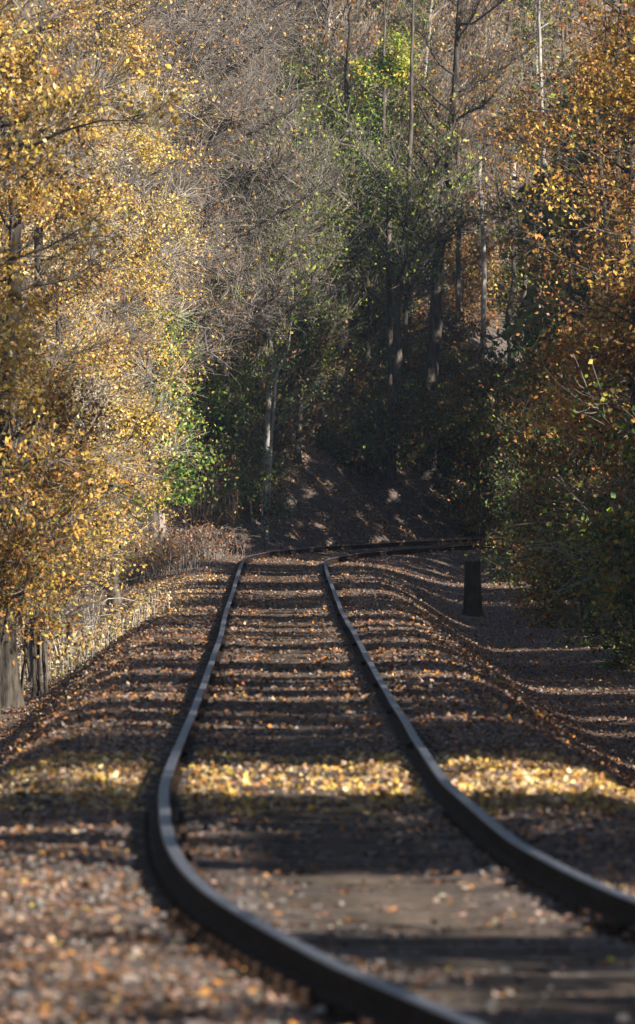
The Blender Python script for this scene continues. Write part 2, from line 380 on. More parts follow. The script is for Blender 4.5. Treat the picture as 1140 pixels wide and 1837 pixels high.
# ------------------------------------------------------------ litter and stones
def scatter(n, ufun, y0, y1, rng, power=1.0):
    y = y0 + (y1-y0)*rng.random(n)**power
    hw = np.maximum(.0285*y+1.6, 2.6)
    x = rng.uniform(-1, 1, n)*hw
    return x, y
B = Buf()
P_LIT = [(BROWN, 3), ((.26, .22, .19), 3), (AMBER, .9), (TAN, .6), ((.33, .22, .17), 4), ((.28, .13, .06), 2.5), (ORANGE, .35), (GOLD, .12), ((.11, .075, .06), 5), (YEL, .1), ((.38, .34, .32), .25)]
P_LITY = [(YEL, 1.2), ((.62, .40, .10), 3), (CREAM, 2.5), ((.42, .28, .2), 3), (ORANGE, 1.5), (ORANGE, 1.5), (TAN, 1.5), (BROWN, 1)]  # yellow litter, brightened to paint the sunlit band and left strip
def on_rail(x, y):
    u = nearest(x, y)[0]; return (np.abs(np.abs(u)-.75) < .10)
for (n, y0, y1, sz, fl) in ((190000, 24, 80, .036, .9), (260000, 80, 262, .044, .6)):
    x, y = scatter(n, None, y0, y1, RNG); u = nearest(x, y)[0]
    keep = (~(np.abs(np.abs(u)-.75) < .10) | (RNG.random(n) < .06)) & ((RNG.random(n) < .45+.35*n2(x*2.1, y*.9, 13)+.5*sst(np.abs(u), .8, 1.6)) | (y > 57))
    keep &= ~((y < 48) & (np.abs(u) < .7) & (RNG.random(n) < .6))
    x = x[keep]; y = y[keep]; u = u[keep]; z = ground_z(x, y)+RNG.uniform(.0, .012, len(x))
    v, f = leaves(RNG, np.stack([x, y, z], 1), sz, flat=fl, aspect=.75)
    c = pick(RNG, P_LIT, len(x))
    if y0 == 80: c = pick(RNG, P_LIT+[(AMBER, 3), (RUST, 2), (BROWN, 3), (ORANGE, .8)], len(x)); st_ = (x < -1.7) & (y > 145) & (y < 192) & (RNG.random(len(x)) < .6); c[st_] = pick(RNG, P_LITY, int(st_.sum()))  # brighter leaf colours paint the lit strip on the left shoulder
    yb = (y > 56.5) & (y < 71) & (RNG.random(len(x)) < .6+.4*(n2(x*2.2, y*.7, 31))*(x > -.9)-.2*(x < -.9))  # sunlit band across the track, strengthened by brighter leaf colours
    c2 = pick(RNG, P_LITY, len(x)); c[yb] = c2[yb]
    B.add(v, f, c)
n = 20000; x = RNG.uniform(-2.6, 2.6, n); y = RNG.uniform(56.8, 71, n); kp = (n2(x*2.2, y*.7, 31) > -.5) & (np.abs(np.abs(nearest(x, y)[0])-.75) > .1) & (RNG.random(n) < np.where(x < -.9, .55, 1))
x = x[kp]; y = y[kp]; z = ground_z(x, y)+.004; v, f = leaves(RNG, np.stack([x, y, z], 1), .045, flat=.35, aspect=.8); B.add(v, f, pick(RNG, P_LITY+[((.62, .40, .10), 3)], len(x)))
# leaves over the bank behind the bend
n = 90000; x = RNG.uniform(-6, 10, n); y = RNG.uniform(250, 290, n); z = ground_z(x, y)+RNG.uniform(0, .05, n)
v, f = leaves(RNG, np.stack([x, y, z], 1), .07, flat=.45, aspect=.75); B.add(v, f, pick(RNG, [(BROWN, 2), (PINK, 3), (TAN, 3), (ORANGE, 2), (AMBER, 2), ((.09, .06, .045), 1)], n))
o = B.build('leaf_litter', M_LITTER); tag(o, 'fallen brown and yellow leaves covering the track bed and banks', 'fallen leaves', kind='stuff')

B = Buf()
x, y = scatter(30000, None, 24, 210, RNG, .9); u, *_ = nearest(x, y)
k = (np.abs(u) < 2.4) & (n2(x*.9, y*.3, 3) > -.1); x = x[k]; y = y[k]; u = u[k]
z = ground_z(x, y); n = len(x)
z -= np.where(np.abs(np.abs(u)-.75) < .1, .015, 0)
cube = np.array([(-1, -1, -1), (1, -1, -1), (1, 1, -1), (-1, 1, -1), (-1, -1, 1), (1, -1, 1), (1, 1, 1), (-1, 1, 1)])*.5
cf = np.array([(0, 3, 2, 1), (4, 5, 6, 7), (0, 1, 5, 4), (1, 2, 6, 5), (2, 3, 7, 6), (3, 0, 4, 7)])
a = RNG.uniform(0, 6.28, n); sc = RNG.uniform(.012, .034, (n, 1, 1))*np.array([1, 1, .75])
V = cube[None]*(1+RNG.normal(0, .22, (n, 8, 3)))*sc
V = np.stack([V[..., 0]*np.cos(a)[:, None]-V[..., 1]*np.sin(a)[:, None], V[..., 0]*np.sin(a)[:, None]+V[..., 1]*np.cos(a)[:, None], V[..., 2]], -1)
V += np.stack([x, y, z+.006], 1)[:, None]
ff = (cf[None]+np.arange(n)[:, None, None]*8).reshape(-1, 4)
g = RNG.uniform(.05, .20, (n, 1))**1.1*np.array([1, .95, .92]); B.add(V, ff, np.repeat(g, 6, 0))
o = B.build('track_ballast', M_STONE); tag(o, 'grey brown ballast stones showing between fallen leaves', 'ballast', kind='stuff')

# ------------------------------------------------------------ trees and shrubs
def PX(px, py, Y):
    """world place of a picture point at distance Y"""
    return np.array([(px-570)*Y/F, Y, CAMZ-(py-HY)*Y/F])
def tree(name, label, cat, group, x, y, H, r=.12, path=None, h0=.5, h1=None, spread=1.5, limbs=22, twigs=500, nleaf=15000, lsz=.085, pal=P_GOLD,
         bark=None, twig=None, gaps=0.0, seed=0, tw_r=.006, tw_len=.8, up=.5, lscat=.10, bias=(0, 0), stems=1, shape=1.0, tdrop=0.0, thick_limb=.35, cull=None, aspect=.62, holes=.0):
    rng = np.random.default_rng(seed+int(abs(x)*1000+y*17) % 99991)
    bark = bark or M_BARK; twig = twig or M_TWIG; h1 = h1 or H
    gz = float(ground_z(np.array([x]), np.array([y]))[0]) - .06
    root = empty(name, (x, y, gz), label, cat, group); org = np.array([x, y, gz])
    TB = Buf(); trunks = []
    for k in range(stems):
        if path is None:
            l = rng.normal(0, .05, 2)*H + (rng.normal(0, .10, 2)*H if stems > 1 else 0)
            off = rng.normal(0, .10, 2) if stems > 1 else np.zeros(2)
            pts = [(off[0], off[1], 0), (off[0]+l[0]*.2, off[1]+l[1]*.2, H*.3), (off[0]+l[0]*.6+rng.normal(0, .1), off[1]+l[1]*.6, H*.65), (off[0]+l[0], off[1]+l[1], H)]
        else: pts = path
        K = 26; tp = smooth_path(pts, K, rng, .012*(H/8)) + org
        rr = r*(1-np.linspace(0, 1, K)**1.2*.85); rr[:3] *= np.array([1.7, 1.22, 1.06])
        rr *= 1+rng.normal(0, .04, K)
        v, f = tubes(tp[None], rr[None], 9 if r > .05 else 6); TB.add(v, f); trunks.append(tp)
    # limbs
    LP = []; LR = []
    nl = limbs
    if nl:
        for i in range(nl):
            tp = trunks[rng.integers(len(trunks))]
            hh = h0 + (h1-h0)*((i+rng.random())/nl)
            zrel = tp[:, 2]-gz; st = np.array([np.interp(hh, zrel, tp[:, q]) for q in range(3)])
            q = (hh-h0)/max(h1-h0, .1)
            L = spread*rng.uniform(.55, 1.1)*(1-.55*abs(q-.45)**1.5*shape)
            az = rng.uniform(0, 2*math.pi); dv = np.array([math.cos(az)+bias[0], math.sin(az)+bias[1], 0]); dv /= max(np.linalg.norm(dv), .5)
            t = np.linspace(0, 1, 7)[:, None]
            P = st + dv*L*t + np.array([0, 0, 1.])*(up*L*(t**1.3)*rng.uniform(.3, 1.2) - .25*L*t**2.5*(up < .4)) + np.cumsum(rng.normal(0, .03*L, (7, 3)), 0)*(t > 0)
            LP.append(P); LR.append(r*thick_limb*(1-t[:, 0]*.8)*rng.uniform(.6, 1.0)*(1-.5*q))
        LP = np.array(LP); LR = np.maximum(np.array(LR), .006)
        v, f = tubes(LP, LR, 5); TB.add(v, f)
    TB.build('trunk', bark, root, org, smooth=True)
    if not nl: return root
    # twigs
    li = rng.integers(nl, size=twigs); tt = rng.uniform(.2, 1, twigs)**.8*5.999; ti = tt.astype(int); fr = (tt-ti)[:, None]
    st = LP[li, ti]*(1-fr)+LP[li, ti+1]*fr
    ld = norm(LP[li, 6]-LP[li, 0]); dv = norm(ld*.7 + rng.normal(0, .6 if nleaf > twigs else .8, (twigs, 3)) + np.array([0, 0, up*.5]))
    Lt = tw_len*rng.uniform(.35, 1.15, twigs)[:, None]
    t = np.linspace(0, 1, 4)
    TP = st[:, None] + dv[:, None]*(Lt[:, None]*t[None, :, None]) + np.cumsum(rng.normal(0, .05 if nleaf > twigs else .11, (twigs, 4, 3))*Lt[:, None], 1)*(t > 0)[None, :, None]
    TP[..., 2] -= tdrop*(t**2)[None]*Lt
    TR = tw_r*np.linspace(1, .35, 4)[None]*rng.uniform(.6, 1.4, (twigs, 1))
    if gaps:
        kk = sun_gap(TP[:, 2], rng, gaps); TP = TP[kk]; TR = TR[kk]
    if cull is not None:
        kk = cull(TP[:, 2]); TP = TP[kk]; TR = TR[kk]
    v, f = tubes(TP, TR, 3); tb = Buf(); tb.add(v, f); tb.build('branches', twig, root, org)
    if nleaf:
        nt_ = len(TP); ti2 = rng.integers(nt_, size=nleaf); q = rng.uniform(.15, 1, nleaf)*2.999; qi = q.astype(int); fr = (q-qi)[:, None]
        pos = TP[ti2, qi]*(1-fr)+TP[ti2, qi+1]*fr + rng.normal(0, lscat, (nleaf, 3))
        pos[:, 2] = np.maximum(pos[:, 2], gz+.1)
        if gaps: pos = pos[sun_gap(pos, rng, gaps)]
        if cull is not None: pos = pos[cull(pos)]
        if holes: pos = pos[n3(pos, 2.4, seed*1.3) + rng.normal(0, .25, len(pos)) > holes]
        v, f = leaves(rng, pos, lsz, aspect=aspect); lb = Buf(); 
        c = pick_patch(rng, pal, pos, seed)
        lb.add(v, f, c); lb.build('foliage', M_LEAF, root, org)
    return root

# --- the row on the left, from the near overhang to the snag at the bend
GL = 'autumn trees along the left bank'
def X(px, Y): return (px-570)*Y/F
tree('autumn_tree', 'golden tree reaching in over the top left corner', 'tree', GL, -4.7, 112, 9.5, .14, h0=3.4, spread=2.3, limbs=34, twigs=1800, nleaf=43200, lsz=0.067, pal=P_GOLD, bias=(.5, 0), holes=.10, seed=1)
tree('autumn_tree', 'brown gold tree with thick shaded trunk at the left edge', 'tree', GL, X(14, 136), 136, 9.5, .15, h0=1.1, spread=1.35, limbs=40, twigs=1800, nleaf=43200, lsz=0.060, pal=P_DGOLD, bark=M_BARKD, holes=.10, seed=2)
tree('autumn_shrub', 'many stemmed dark shrub beside the thick left trunk', 'shrub', GL, X(66, 142), 142, 4.6, .028, h0=.7, spread=1.0, limbs=30, twigs=1200, nleaf=21000, lsz=.064, pal=P_DGOLD+[(OLIVE, 3)], bark=M_BARKD, stems=5, holes=.02, seed=3)
tree('autumn_tree', 'tall golden tree with dark gaps, second back on the left', 'tree', GL, X(70, 152), 152, 10.5, .12, h0=1.2, spread=1.2, limbs=40, twigs=1800, nleaf=39600, lsz=0.060, pal=P_GOLD+[(AMBER, 3)], holes=.10, seed=4)
tree('autumn_tree', 'pale cream and pink leaved tree above the white dead stems', 'tree', GL, X(130, 162), 162, 8.0, .10, h0=.8, spread=.95, limbs=40, twigs=1800, nleaf=36000, lsz=0.056, pal=P_PALE, twig=M_TWIGP, holes=.10, seed=5)
tree('autumn_tree', 'bright gold tree with thick yellow tufts, mid left', 'tree', GL, X(150, 172), 172, 11, .12, h0=1.5, spread=1.25, limbs=40, twigs=1800, nleaf=39600, lsz=0.060, pal=P_GOLD, holes=.10, seed=6)
tree('autumn_tree', 'orange leaved tree just left of the ivy covered snag', 'tree', GL, X(205, 184), 184, 7.6, .10, h0=.9, spread=.8, limbs=36, twigs=1600, nleaf=28800, lsz=0.056, pal=P_ORANGE, holes=.10, seed=7)
tree('autumn_tree', 'slender yellow tree rising behind the ivy covered snag', 'tree', GL, X(275, 199), 199, 8.5, .09, h0=2.0, spread=.75, limbs=40, twigs=1600, nleaf=30600, lsz=0.056, pal=P_PALE+[(YEL, 3), (YG, 1)], twig=M_TWIGP, holes=.10, seed=8)
tree('autumn_tree', 'tan leaved tree with bare grey top behind the yellow one', 'tree', GL, X(235, 216), 216, 13, .14, h0=3.0, spread=1.9, limbs=50, twigs=4400, nleaf=16200, lsz=0.063, pal=P_WOOD+[(TAN, 3), (GOLD, 3)], tw_r=.007, holes=.10, seed=9)

for i, (px, Y, H, pal, lb) in enumerate([(40, 146, 2.6, P_DGOLD, 'low brown gold shrub right behind the thick left trunk'), (95, 156, 2.6, P_GOLD, 'low golden shrub hanging over the white dead stems'),
    (165, 176, 2.6, P_PALE+P_GOLD, 'low pale yellow shrub above the arched dead twigs'), (205, 196, 1.7, P_DGOLD+[(GREEN, 2)], 'low amber and green shrub left of the snag foot'),
    (10, 128, 3.0, P_DGOLD+[(OLIVE, 2)], 'olive and gold shrub cut by the left edge of the picture')]):
    tree('autumn_shrub', lb, 'shrub', 'low shrubs along the left bank', X(px, Y)-.25, Y, H, .03, h0=1.0, spread=.9, limbs=34, twigs=900, nleaf=8000, lsz=.07, pal=pal, stems=4, seed=140+i, bark=M_BARKD)
# snag with ivy
sx = X(287, 206); sy = 206
gz = float(ground_z(np.array([sx]), np.array([sy]))[0])-.05
root = empty('ivy_snag', (sx, sy, gz), 'pale broken snag wrapped in green ivy at the left of the bend', 'dead tree'); org = np.array([sx, sy, gz])
rng = np.random.default_rng(31)
tp = smooth_path([(0, 0, 0), (.0, 0, 1.2), (-.05, 0, 2.6), (-.12, .02, 4.8)], 20, rng, .008)+org
q = Buf(); v, f = tubes(tp[None], (np.linspace(.125, .07, 20)*(1+rng.normal(0, .06, 20)))[None], 10); q.add(v, f)
q.build('trunk', M_SNAG, root, org, smooth=False)
q = Buf(); n = 9000; h = rng.uniform(1.25, 4.9, n); ang = rng.uniform(0, 6.28, n); rr = np.abs(rng.normal(.26, .22, n))*(1+.9*np.exp(-((h-2.1)/.8)**2))
st = np.array([np.interp(h, tp[:, 2]-gz, tp[:, k]) for k in range(3)]).T
cl = .10*np.sin(h*7+ang*2)
pos = st + np.stack([np.cos(ang)*(rr+cl)+.05, np.sin(ang)*(rr+cl), 0*h], 1)
v, f = leaves(rng, pos, .085, aspect=.85); q.add(v, f, pick(rng, [((.10, .19, .035), 3), (GREEN, 2), (DGREEN, 1.5), (YG, 1.3), (OLIVE, 1)], n)); q.build('ivy', M_LEAF, root, org)

# dead white stems below the pale tree
root = None
rng = np.random.default_rng(77)
def stems_thing(name, label, cat, x, y, n, h, spread, r, m, seed, group=None, arch=.3, lv=0, pal=None, lsz=.07, curved=True):
    rng = np.random.default_rng(seed)
    gz = float(ground_z(np.array([x]), np.array([y]))[0])-.04
    root = empty(name, (x, y, gz), label, cat, group); org = np.array([x, y, gz])
    bx = rng.normal(0, spread*.35, (n, 2)); az = rng.uniform(0, 6.28, n); L = h*rng.uniform(.45, 1.1, n); ar = arch*L*rng.uniform(.2, 1.6, n)
    t = np.linspace(0, 1, 7)
    P = np.zeros((n, 7, 3)); P[..., 0] = bx[:, :1]+np.cos(az)[:, None]*ar[:, None]*t**1.5; P[..., 1] = bx[:, 1:]+np.sin(az)[:, None]*ar[:, None]*t**1.5
    P[..., 2] = L[:, None]*(t if not curved else np.sin(t*2.0)/1.0)
    P += np.cumsum(rng.normal(0, .025, (n, 7, 3))*L[:, None, None], 1)*(t > 0)[None, :, None]
    gz2 = ground_z((P[..., 0]+x), (P[..., 1]+y))-gz; P[..., 2] = np.maximum(P[..., 2]+gz2[:, :1], gz2-.02)
    P += org
    q = Buf(); v, f = tubes(P, r*np.linspace(1, .35, 7)[None]*rng.uniform(.5, 1.4, (n, 1)), 4); q.add(v, f)
    q.build('stems', m, root, org)
    if lv:
        i = rng.integers(n, size=lv); tt = rng.uniform(1, 5.99, lv); k = tt.astype(int); fr = (tt-k)[:, None]
        pos = P[i, k]*(1-fr)+P[i, k+1]*fr+rng.normal(0, .06, (lv, 3)); v, f = leaves(rng, pos, lsz); q = Buf(); q.add(v, f, pick(rng, pal or P_WOOD, lv)); q.build('foliage', M_LEAF, root, org)
    return root
stems_thing('dead_stems', 'bleached white dead stems standing at the foot of the left bank', 'dead shrub', X(112, 158), 158, 14, .75, .22, .014, M_TWIGP, 1, arch=1.0)
stems_thing('dead_stems', 'arched pale dead twigs over a dark hollow on the left bank', 'dead shrub', X(152, 166), 166, 14, 1.0, .22, .012, M_TWIGP, 2, arch=.9)
stems_thing('dry_grass_tuft', 'sunlit straw coloured weeds under the white dead stems', 'weeds', X(150, 150), 153, 160, .38, 1.3, .006, M_TWIGP, 3, lv=900, pal=P_PALE, lsz=.06)
stems_thing('bramble', 'low rusty bramble heap beside the left rail at the bend', 'bramble', X(322, 214), 214, 420, .6, 1.3, .006, M_TWIG, 4, arch=1.0, lv=2200, pal=[(PINK, 2), (BROWN, 3), (RUST, 2), (TAN, 1)])
stems_thing('bramble', 'dry brown bramble around the foot of the snag', 'bramble', X(255, 197), 198, 300, .7, 1.4, .006, M_TWIG, 5, arch=.8, lv=1600, pal=[(PINK, 2), (BROWN, 3), (AMBER, 2), (GOLD, 1)])
stems_thing('tall_dry_stems', 'tall grey dry stalks right of the ivy snag', 'dry stalks', X(352, 222), 222, 200, 2.1, 1.6, .007, M_TWIGD, 6, arch=.25, lv=1200, pal=[(PINK, 2), (BROWN, 3), (AMBER, 2), (YEL, .5)])  # dark twig colour stands in for the shade on these stalks

# fern sprays on the left
def fern(label, px, py, Y, seed):
    rng = np.random.default_rng(seed); c = PX(px, py, Y)
    root = empty('evergreen_spray', tuple(c), label, 'evergreen branch', 'green sprays on the left'); q = Buf(); lf = Buf()
    for k in range(5):
        az = rng.uniform(-.6, .6)+(0 if k % 2 else math.pi*.1); t = np.linspace(0, 1, 6)[:, None]; L = rng.uniform(.5, .8)
        d = np.array([math.cos(az), math.sin(az)*.6, 0]); st = c + rng.normal(0, .10, 3) - d*.3
        P = st + d*L*t + np.array([0, 0, 1.])*(-.45*L*t**1.4); v, f = tubes(P[None], np.linspace(.008, .003, 6)[None], 4); q.add(v, f)
        n = 150; tt = rng.uniform(0, 1, n)[:, None]; sgn = rng.choice([-1, 1], n)[:, None]
        base = st+d*L*tt+np.array([0, 0, 1.])*(-.45*L*tt**1.4); sd = np.array([-d[1], d[0], 0])+np.array([0, 0, -.5])
        wd = .11*(1-tt*.7); tip = base + sgn*sd*wd + d*.07
        wv = d*.014+np.array([0, 0, .006]); V = np.stack([base, (base+tip)/2+wv, tip, (base+tip)/2-wv], 1); lf.add(V, np.arange(n*4).reshape(-1, 4), pick(rng, [(GREEN, 3), ((.12, .22, .05), 2)], n))
    st0 = np.array([c[0]-.9, c[1]+.3, c[2]+.35]); P = smooth_path([st0, (st0+c)/2+np.array([0, 0, .06]), c], 8)
    v, f = tubes(P[None], np.linspace(.02, .008, 8)[None], 5); q.add(v, f)
    q.build('stem', M_TWIG, root, c); lf.build('needles', M_LEAF, root, c)
fern('upper green feathery spray hanging left of the snag', 205, 885, 160, 1)
fern('lower green feathery spray near the arched dead twigs', 205, 965, 163, 2)

# --- the row on the right
GR = 'dark trees along the right bank'
RX = [
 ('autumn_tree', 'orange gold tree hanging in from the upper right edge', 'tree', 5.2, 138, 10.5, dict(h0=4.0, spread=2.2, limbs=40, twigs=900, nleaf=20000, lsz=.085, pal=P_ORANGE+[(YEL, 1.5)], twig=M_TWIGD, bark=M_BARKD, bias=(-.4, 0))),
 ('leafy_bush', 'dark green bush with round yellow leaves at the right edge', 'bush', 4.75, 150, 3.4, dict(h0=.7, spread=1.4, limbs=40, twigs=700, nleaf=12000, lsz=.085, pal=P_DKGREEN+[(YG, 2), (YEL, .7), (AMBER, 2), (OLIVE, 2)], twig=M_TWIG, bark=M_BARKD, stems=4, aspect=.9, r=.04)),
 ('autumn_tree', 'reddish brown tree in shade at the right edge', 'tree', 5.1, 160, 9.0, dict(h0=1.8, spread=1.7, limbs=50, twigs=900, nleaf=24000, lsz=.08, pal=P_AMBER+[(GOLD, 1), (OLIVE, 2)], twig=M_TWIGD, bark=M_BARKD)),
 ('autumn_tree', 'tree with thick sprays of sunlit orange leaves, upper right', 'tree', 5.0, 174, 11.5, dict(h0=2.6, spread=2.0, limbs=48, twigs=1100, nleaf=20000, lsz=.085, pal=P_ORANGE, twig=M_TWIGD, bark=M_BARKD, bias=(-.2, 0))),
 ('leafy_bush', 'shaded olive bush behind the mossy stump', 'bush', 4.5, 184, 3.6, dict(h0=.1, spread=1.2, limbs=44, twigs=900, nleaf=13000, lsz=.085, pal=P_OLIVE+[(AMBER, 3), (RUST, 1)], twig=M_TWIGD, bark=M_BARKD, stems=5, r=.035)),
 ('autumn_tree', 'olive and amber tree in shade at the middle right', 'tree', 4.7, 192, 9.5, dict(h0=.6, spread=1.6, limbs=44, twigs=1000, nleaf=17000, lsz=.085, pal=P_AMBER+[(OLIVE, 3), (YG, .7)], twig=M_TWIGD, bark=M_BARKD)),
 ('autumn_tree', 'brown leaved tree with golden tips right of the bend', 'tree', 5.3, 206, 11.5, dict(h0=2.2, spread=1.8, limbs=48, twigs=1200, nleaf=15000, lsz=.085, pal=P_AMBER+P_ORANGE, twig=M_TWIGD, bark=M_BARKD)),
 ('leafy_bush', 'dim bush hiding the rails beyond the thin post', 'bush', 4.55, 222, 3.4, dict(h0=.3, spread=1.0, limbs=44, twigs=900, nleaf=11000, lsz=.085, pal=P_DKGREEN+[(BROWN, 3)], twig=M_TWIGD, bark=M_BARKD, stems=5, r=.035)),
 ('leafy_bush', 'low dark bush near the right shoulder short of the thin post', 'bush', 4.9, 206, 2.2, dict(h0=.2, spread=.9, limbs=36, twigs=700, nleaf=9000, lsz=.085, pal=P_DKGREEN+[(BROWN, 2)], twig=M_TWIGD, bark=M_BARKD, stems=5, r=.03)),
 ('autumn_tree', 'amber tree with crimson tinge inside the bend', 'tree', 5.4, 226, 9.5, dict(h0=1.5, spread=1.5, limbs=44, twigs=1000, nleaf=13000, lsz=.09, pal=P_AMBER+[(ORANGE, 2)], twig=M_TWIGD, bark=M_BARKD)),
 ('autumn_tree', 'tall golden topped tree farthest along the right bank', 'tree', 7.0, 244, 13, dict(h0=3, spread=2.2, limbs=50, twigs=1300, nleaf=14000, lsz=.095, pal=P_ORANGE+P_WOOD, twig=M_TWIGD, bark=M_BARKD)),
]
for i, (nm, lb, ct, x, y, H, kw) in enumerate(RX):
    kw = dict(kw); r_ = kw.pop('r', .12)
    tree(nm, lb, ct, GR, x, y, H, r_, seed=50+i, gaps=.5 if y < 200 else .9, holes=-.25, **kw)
def clear_of_view(p): return p[:, 0] > np.maximum(.0285*p[:, 1]+.35, 2.8)   # keeps the shade trees' leaves and twigs out of the camera's view
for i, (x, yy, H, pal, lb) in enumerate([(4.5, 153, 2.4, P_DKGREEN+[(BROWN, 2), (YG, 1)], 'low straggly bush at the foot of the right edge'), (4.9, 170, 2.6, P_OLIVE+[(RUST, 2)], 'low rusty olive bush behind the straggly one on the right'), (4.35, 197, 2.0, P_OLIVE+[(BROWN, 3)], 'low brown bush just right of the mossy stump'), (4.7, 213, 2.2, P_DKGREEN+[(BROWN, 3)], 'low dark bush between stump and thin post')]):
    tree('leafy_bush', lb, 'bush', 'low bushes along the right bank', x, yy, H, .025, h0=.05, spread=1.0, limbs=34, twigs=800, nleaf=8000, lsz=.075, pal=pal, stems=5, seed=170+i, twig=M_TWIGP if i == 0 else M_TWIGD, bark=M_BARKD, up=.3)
# off to the right before the frame: unseen trees thinned to lay sun bands across the track
GS = 'tall shade trees right of the near track'
for i, yy in enumerate(np.arange(6, 206, 7.0)):
    rng = np.random.default_rng(900+i); yy = float(yy)+rng.uniform(-1.2, 1.2)
    x = 6.6+rng.uniform(-.4, 1.2) + max(0, (30-yy)*.09) + 1.6*float(sst(yy, 110, 135))
    H = 10.0+rng.uniform(-1, 1)+3.5*math.exp(-((yy-124)/10)**2)
    tree('woodland_tree', 'unseen dense autumn tree shading the near track from the right', 'tree', GS, x, yy, H, .16, h0=.6, spread=3.1, limbs=56, twigs=900, nleaf=34000, lsz=.20, pal=P_AMBER+P_OLIVE, twig=M_TWIGD, bark=M_BARKD, gaps=1.0, lscat=.35, seed=900+i, tw_len=1.1, cull=clear_of_view)
extra = [(9.6+(k % 2)*.6, 222+k*7.0, 12.5) for k in range(10)]+[(14.5+(k % 3)*.7, 218+k*8.0, 16) for k in range(9)]
for i, (x, yy, H) in enumerate([(8.5, 216, 12), (9.5, 228, 13.5), (8.8, 240, 14), (10.5, 250, 15), (9.5, 260, 15), (11.5, 270, 16), (12.5, 281, 15), (13, 258, 16), (14, 270, 16), (15, 284, 15), (7.2, 234, 9), (7.6, 250, 10), (8.2, 262, 11), (9, 275, 12), (10.5, 287, 12)]+extra):
    tree('woodland_tree', 'dense dark tree added inside the bend to shade the bank', 'tree', 'shade trees inside the bend', x, yy, H, .18, h0=.5, spread=3.0, limbs=60, twigs=900, nleaf=34000, lsz=.24, pal=P_DKGREEN+P_OLIVE, twig=M_TWIGD, bark=M_BARKD, gaps=1.0, lscat=.35, seed=960+i, tw_len=1.1)  # put in to shade the bank, leaves thinned to let sun flecks through
for i, (x, yy) in enumerate([(-6.5, 22), (-7.2, 38), (-6.4, 55), (-7.5, 72), (-6.8, 90), (-7.5, 128), (-8, 160), (-7.6, 188), (-7, 210)]):
    tree('woodland_tree', 'golden autumn tree standing well left of the near track', 'tree', 'trees left of the near track', x, yy, 9.5, .14, h0=1.5, spread=2.2, limbs=36, twigs=600, nleaf=8000, lsz=.15, pal=P_GOLD, seed=700+i, lscat=.2)

# --- posts
def post(name, label, cat, x, y, h, r, m, seed, sides=9):
    rng = np.random.default_rng(seed); gz = float(ground_z(np.array([x]), np.array([y]))[0])-.1
    root_loc = np.array([x, y, gz]); K = 8; t = np.linspace(0, 1, K)
    P = np.stack([rng.normal(0, r*.05, K).cumsum()*.3, 0*t, t*(h+.1)], 1)+root_loc
    rr = r*(1.18-.2*t)*(1+rng.normal(0, .04, K))
    ang = np.arange(sides)*2*math.pi/sides; jit = 1+rng.normal(0, .07, sides)
    V = P[:, None]+(rr[:, None]*jit)[..., None]*np.stack([np.cos(ang), np.sin(ang), 0*ang], 1)
    V[-1, :, 2] += rng.normal(0, r*.4, sides); V[0] = P[0]+(V[0]-P[0])*1.35
    idx = np.arange(K*sides).reshape(K, sides); a = idx[:-1]; c = idx[1:]
    f = np.stack([a, np.roll(a, -1, 1), np.roll(c, -1, 1), c], -1).reshape(-1, 4)
    b = Buf(); b.add(V, f); top = P[-1]+np.array([0, 0, -r*.1])
    ctr = np.repeat(top[None], 1, 0)
    ring = V[-1]; vv = np.concatenate([ring, ctr]); 
    ff = [(i, (i+1) % sides, (i+2) % sides, sides) for i in range(0, sides-1, 2)]
    b.add(vv, ff)
    o = b.build(name, m, None, root_loc); return tag(o, label, cat)
post('tree_stump', 'dark mossy stump standing on the right shoulder of the track', 'stump', X(849, 189), 189, .92, .135, M_MOSS, 3, 11)
post('marker_post', 'thin dark marker post where the far rails disappear', 'post', X(867, 254), 254, 1.22, .042, M_BARKD, 4, 6)

# --- named trunks on the bank behind the bend
GB = 'trees on the bank behind the bend'
def trunk_tree(label, pts, Y, r, m, name='bank_tree', group=GB, dY=0, **kw):
    """pts: places along the trunk, given in picture points at distance Y"""
    x0, y0 = pts[0]; b0 = PX(x0, y0, Y)
    # stand it on the ground: find where the bank has this height
    yy = np.linspace(258, 340, 400); gz = ground_z(np.full(400, 0.)+(x0-570)*yy/F, yy, False)
    py = HY+(CAMZ-gz)*F/yy; i = np.argmin(np.abs(py-y0)) if y0 > 600 else None
    if i is not None and not kw.pop('stay', False): Y = float(yy[i])
    b0 = PX(x0, y0, Y); gzz = float(ground_z(np.array([b0[0]]), np.array([Y]))[0])-.06
    w = np.array([PX(a, b, Y) for a, b in pts]); rel = w-np.array([b0[0], Y, gzz]); rel[0, 2] = 0
    last = rel[-1]+(rel[-1]-rel[-2])*.6; last[2] = rel[-1][2]+1.5; rel = np.vstack([rel, last])
    rel[:, 1] += np.linspace(0, dY, len(rel))
    H = float(rel[-1, 2])
    if 'rows' in kw:
        r0, r1 = kw.pop('rows'); kw['h0'] = PX(0, r0, Y)[2]-gzz; kw['h1'] = PX(0, r1, Y)[2]-gzz
    a = dict(h0=H*.45, spread=1.9, limbs=24, twigs=1200, nleaf=2500, lsz=.10, pal=P_WOOD, tw_r=.009, tw_len=.9, bark=m, up=1.3)
    a.update(kw)
    return tree(name, label, 'tree', group, float(b0[0]), Y, H, r, path=[tuple(q) for q in rel], **a)
trunk_tree('thick dark trunk right of centre, leaning slightly right', [(768, 870), (772, 760), (778, 640), (785, 520), (795, 380), (812, 200), (822, 60)], 272, .21, M_BARKD, h0=6, nleaf=1500, pal=P_WOOD+[(YG, 1)], seed=1, twig=M_TWIGD)
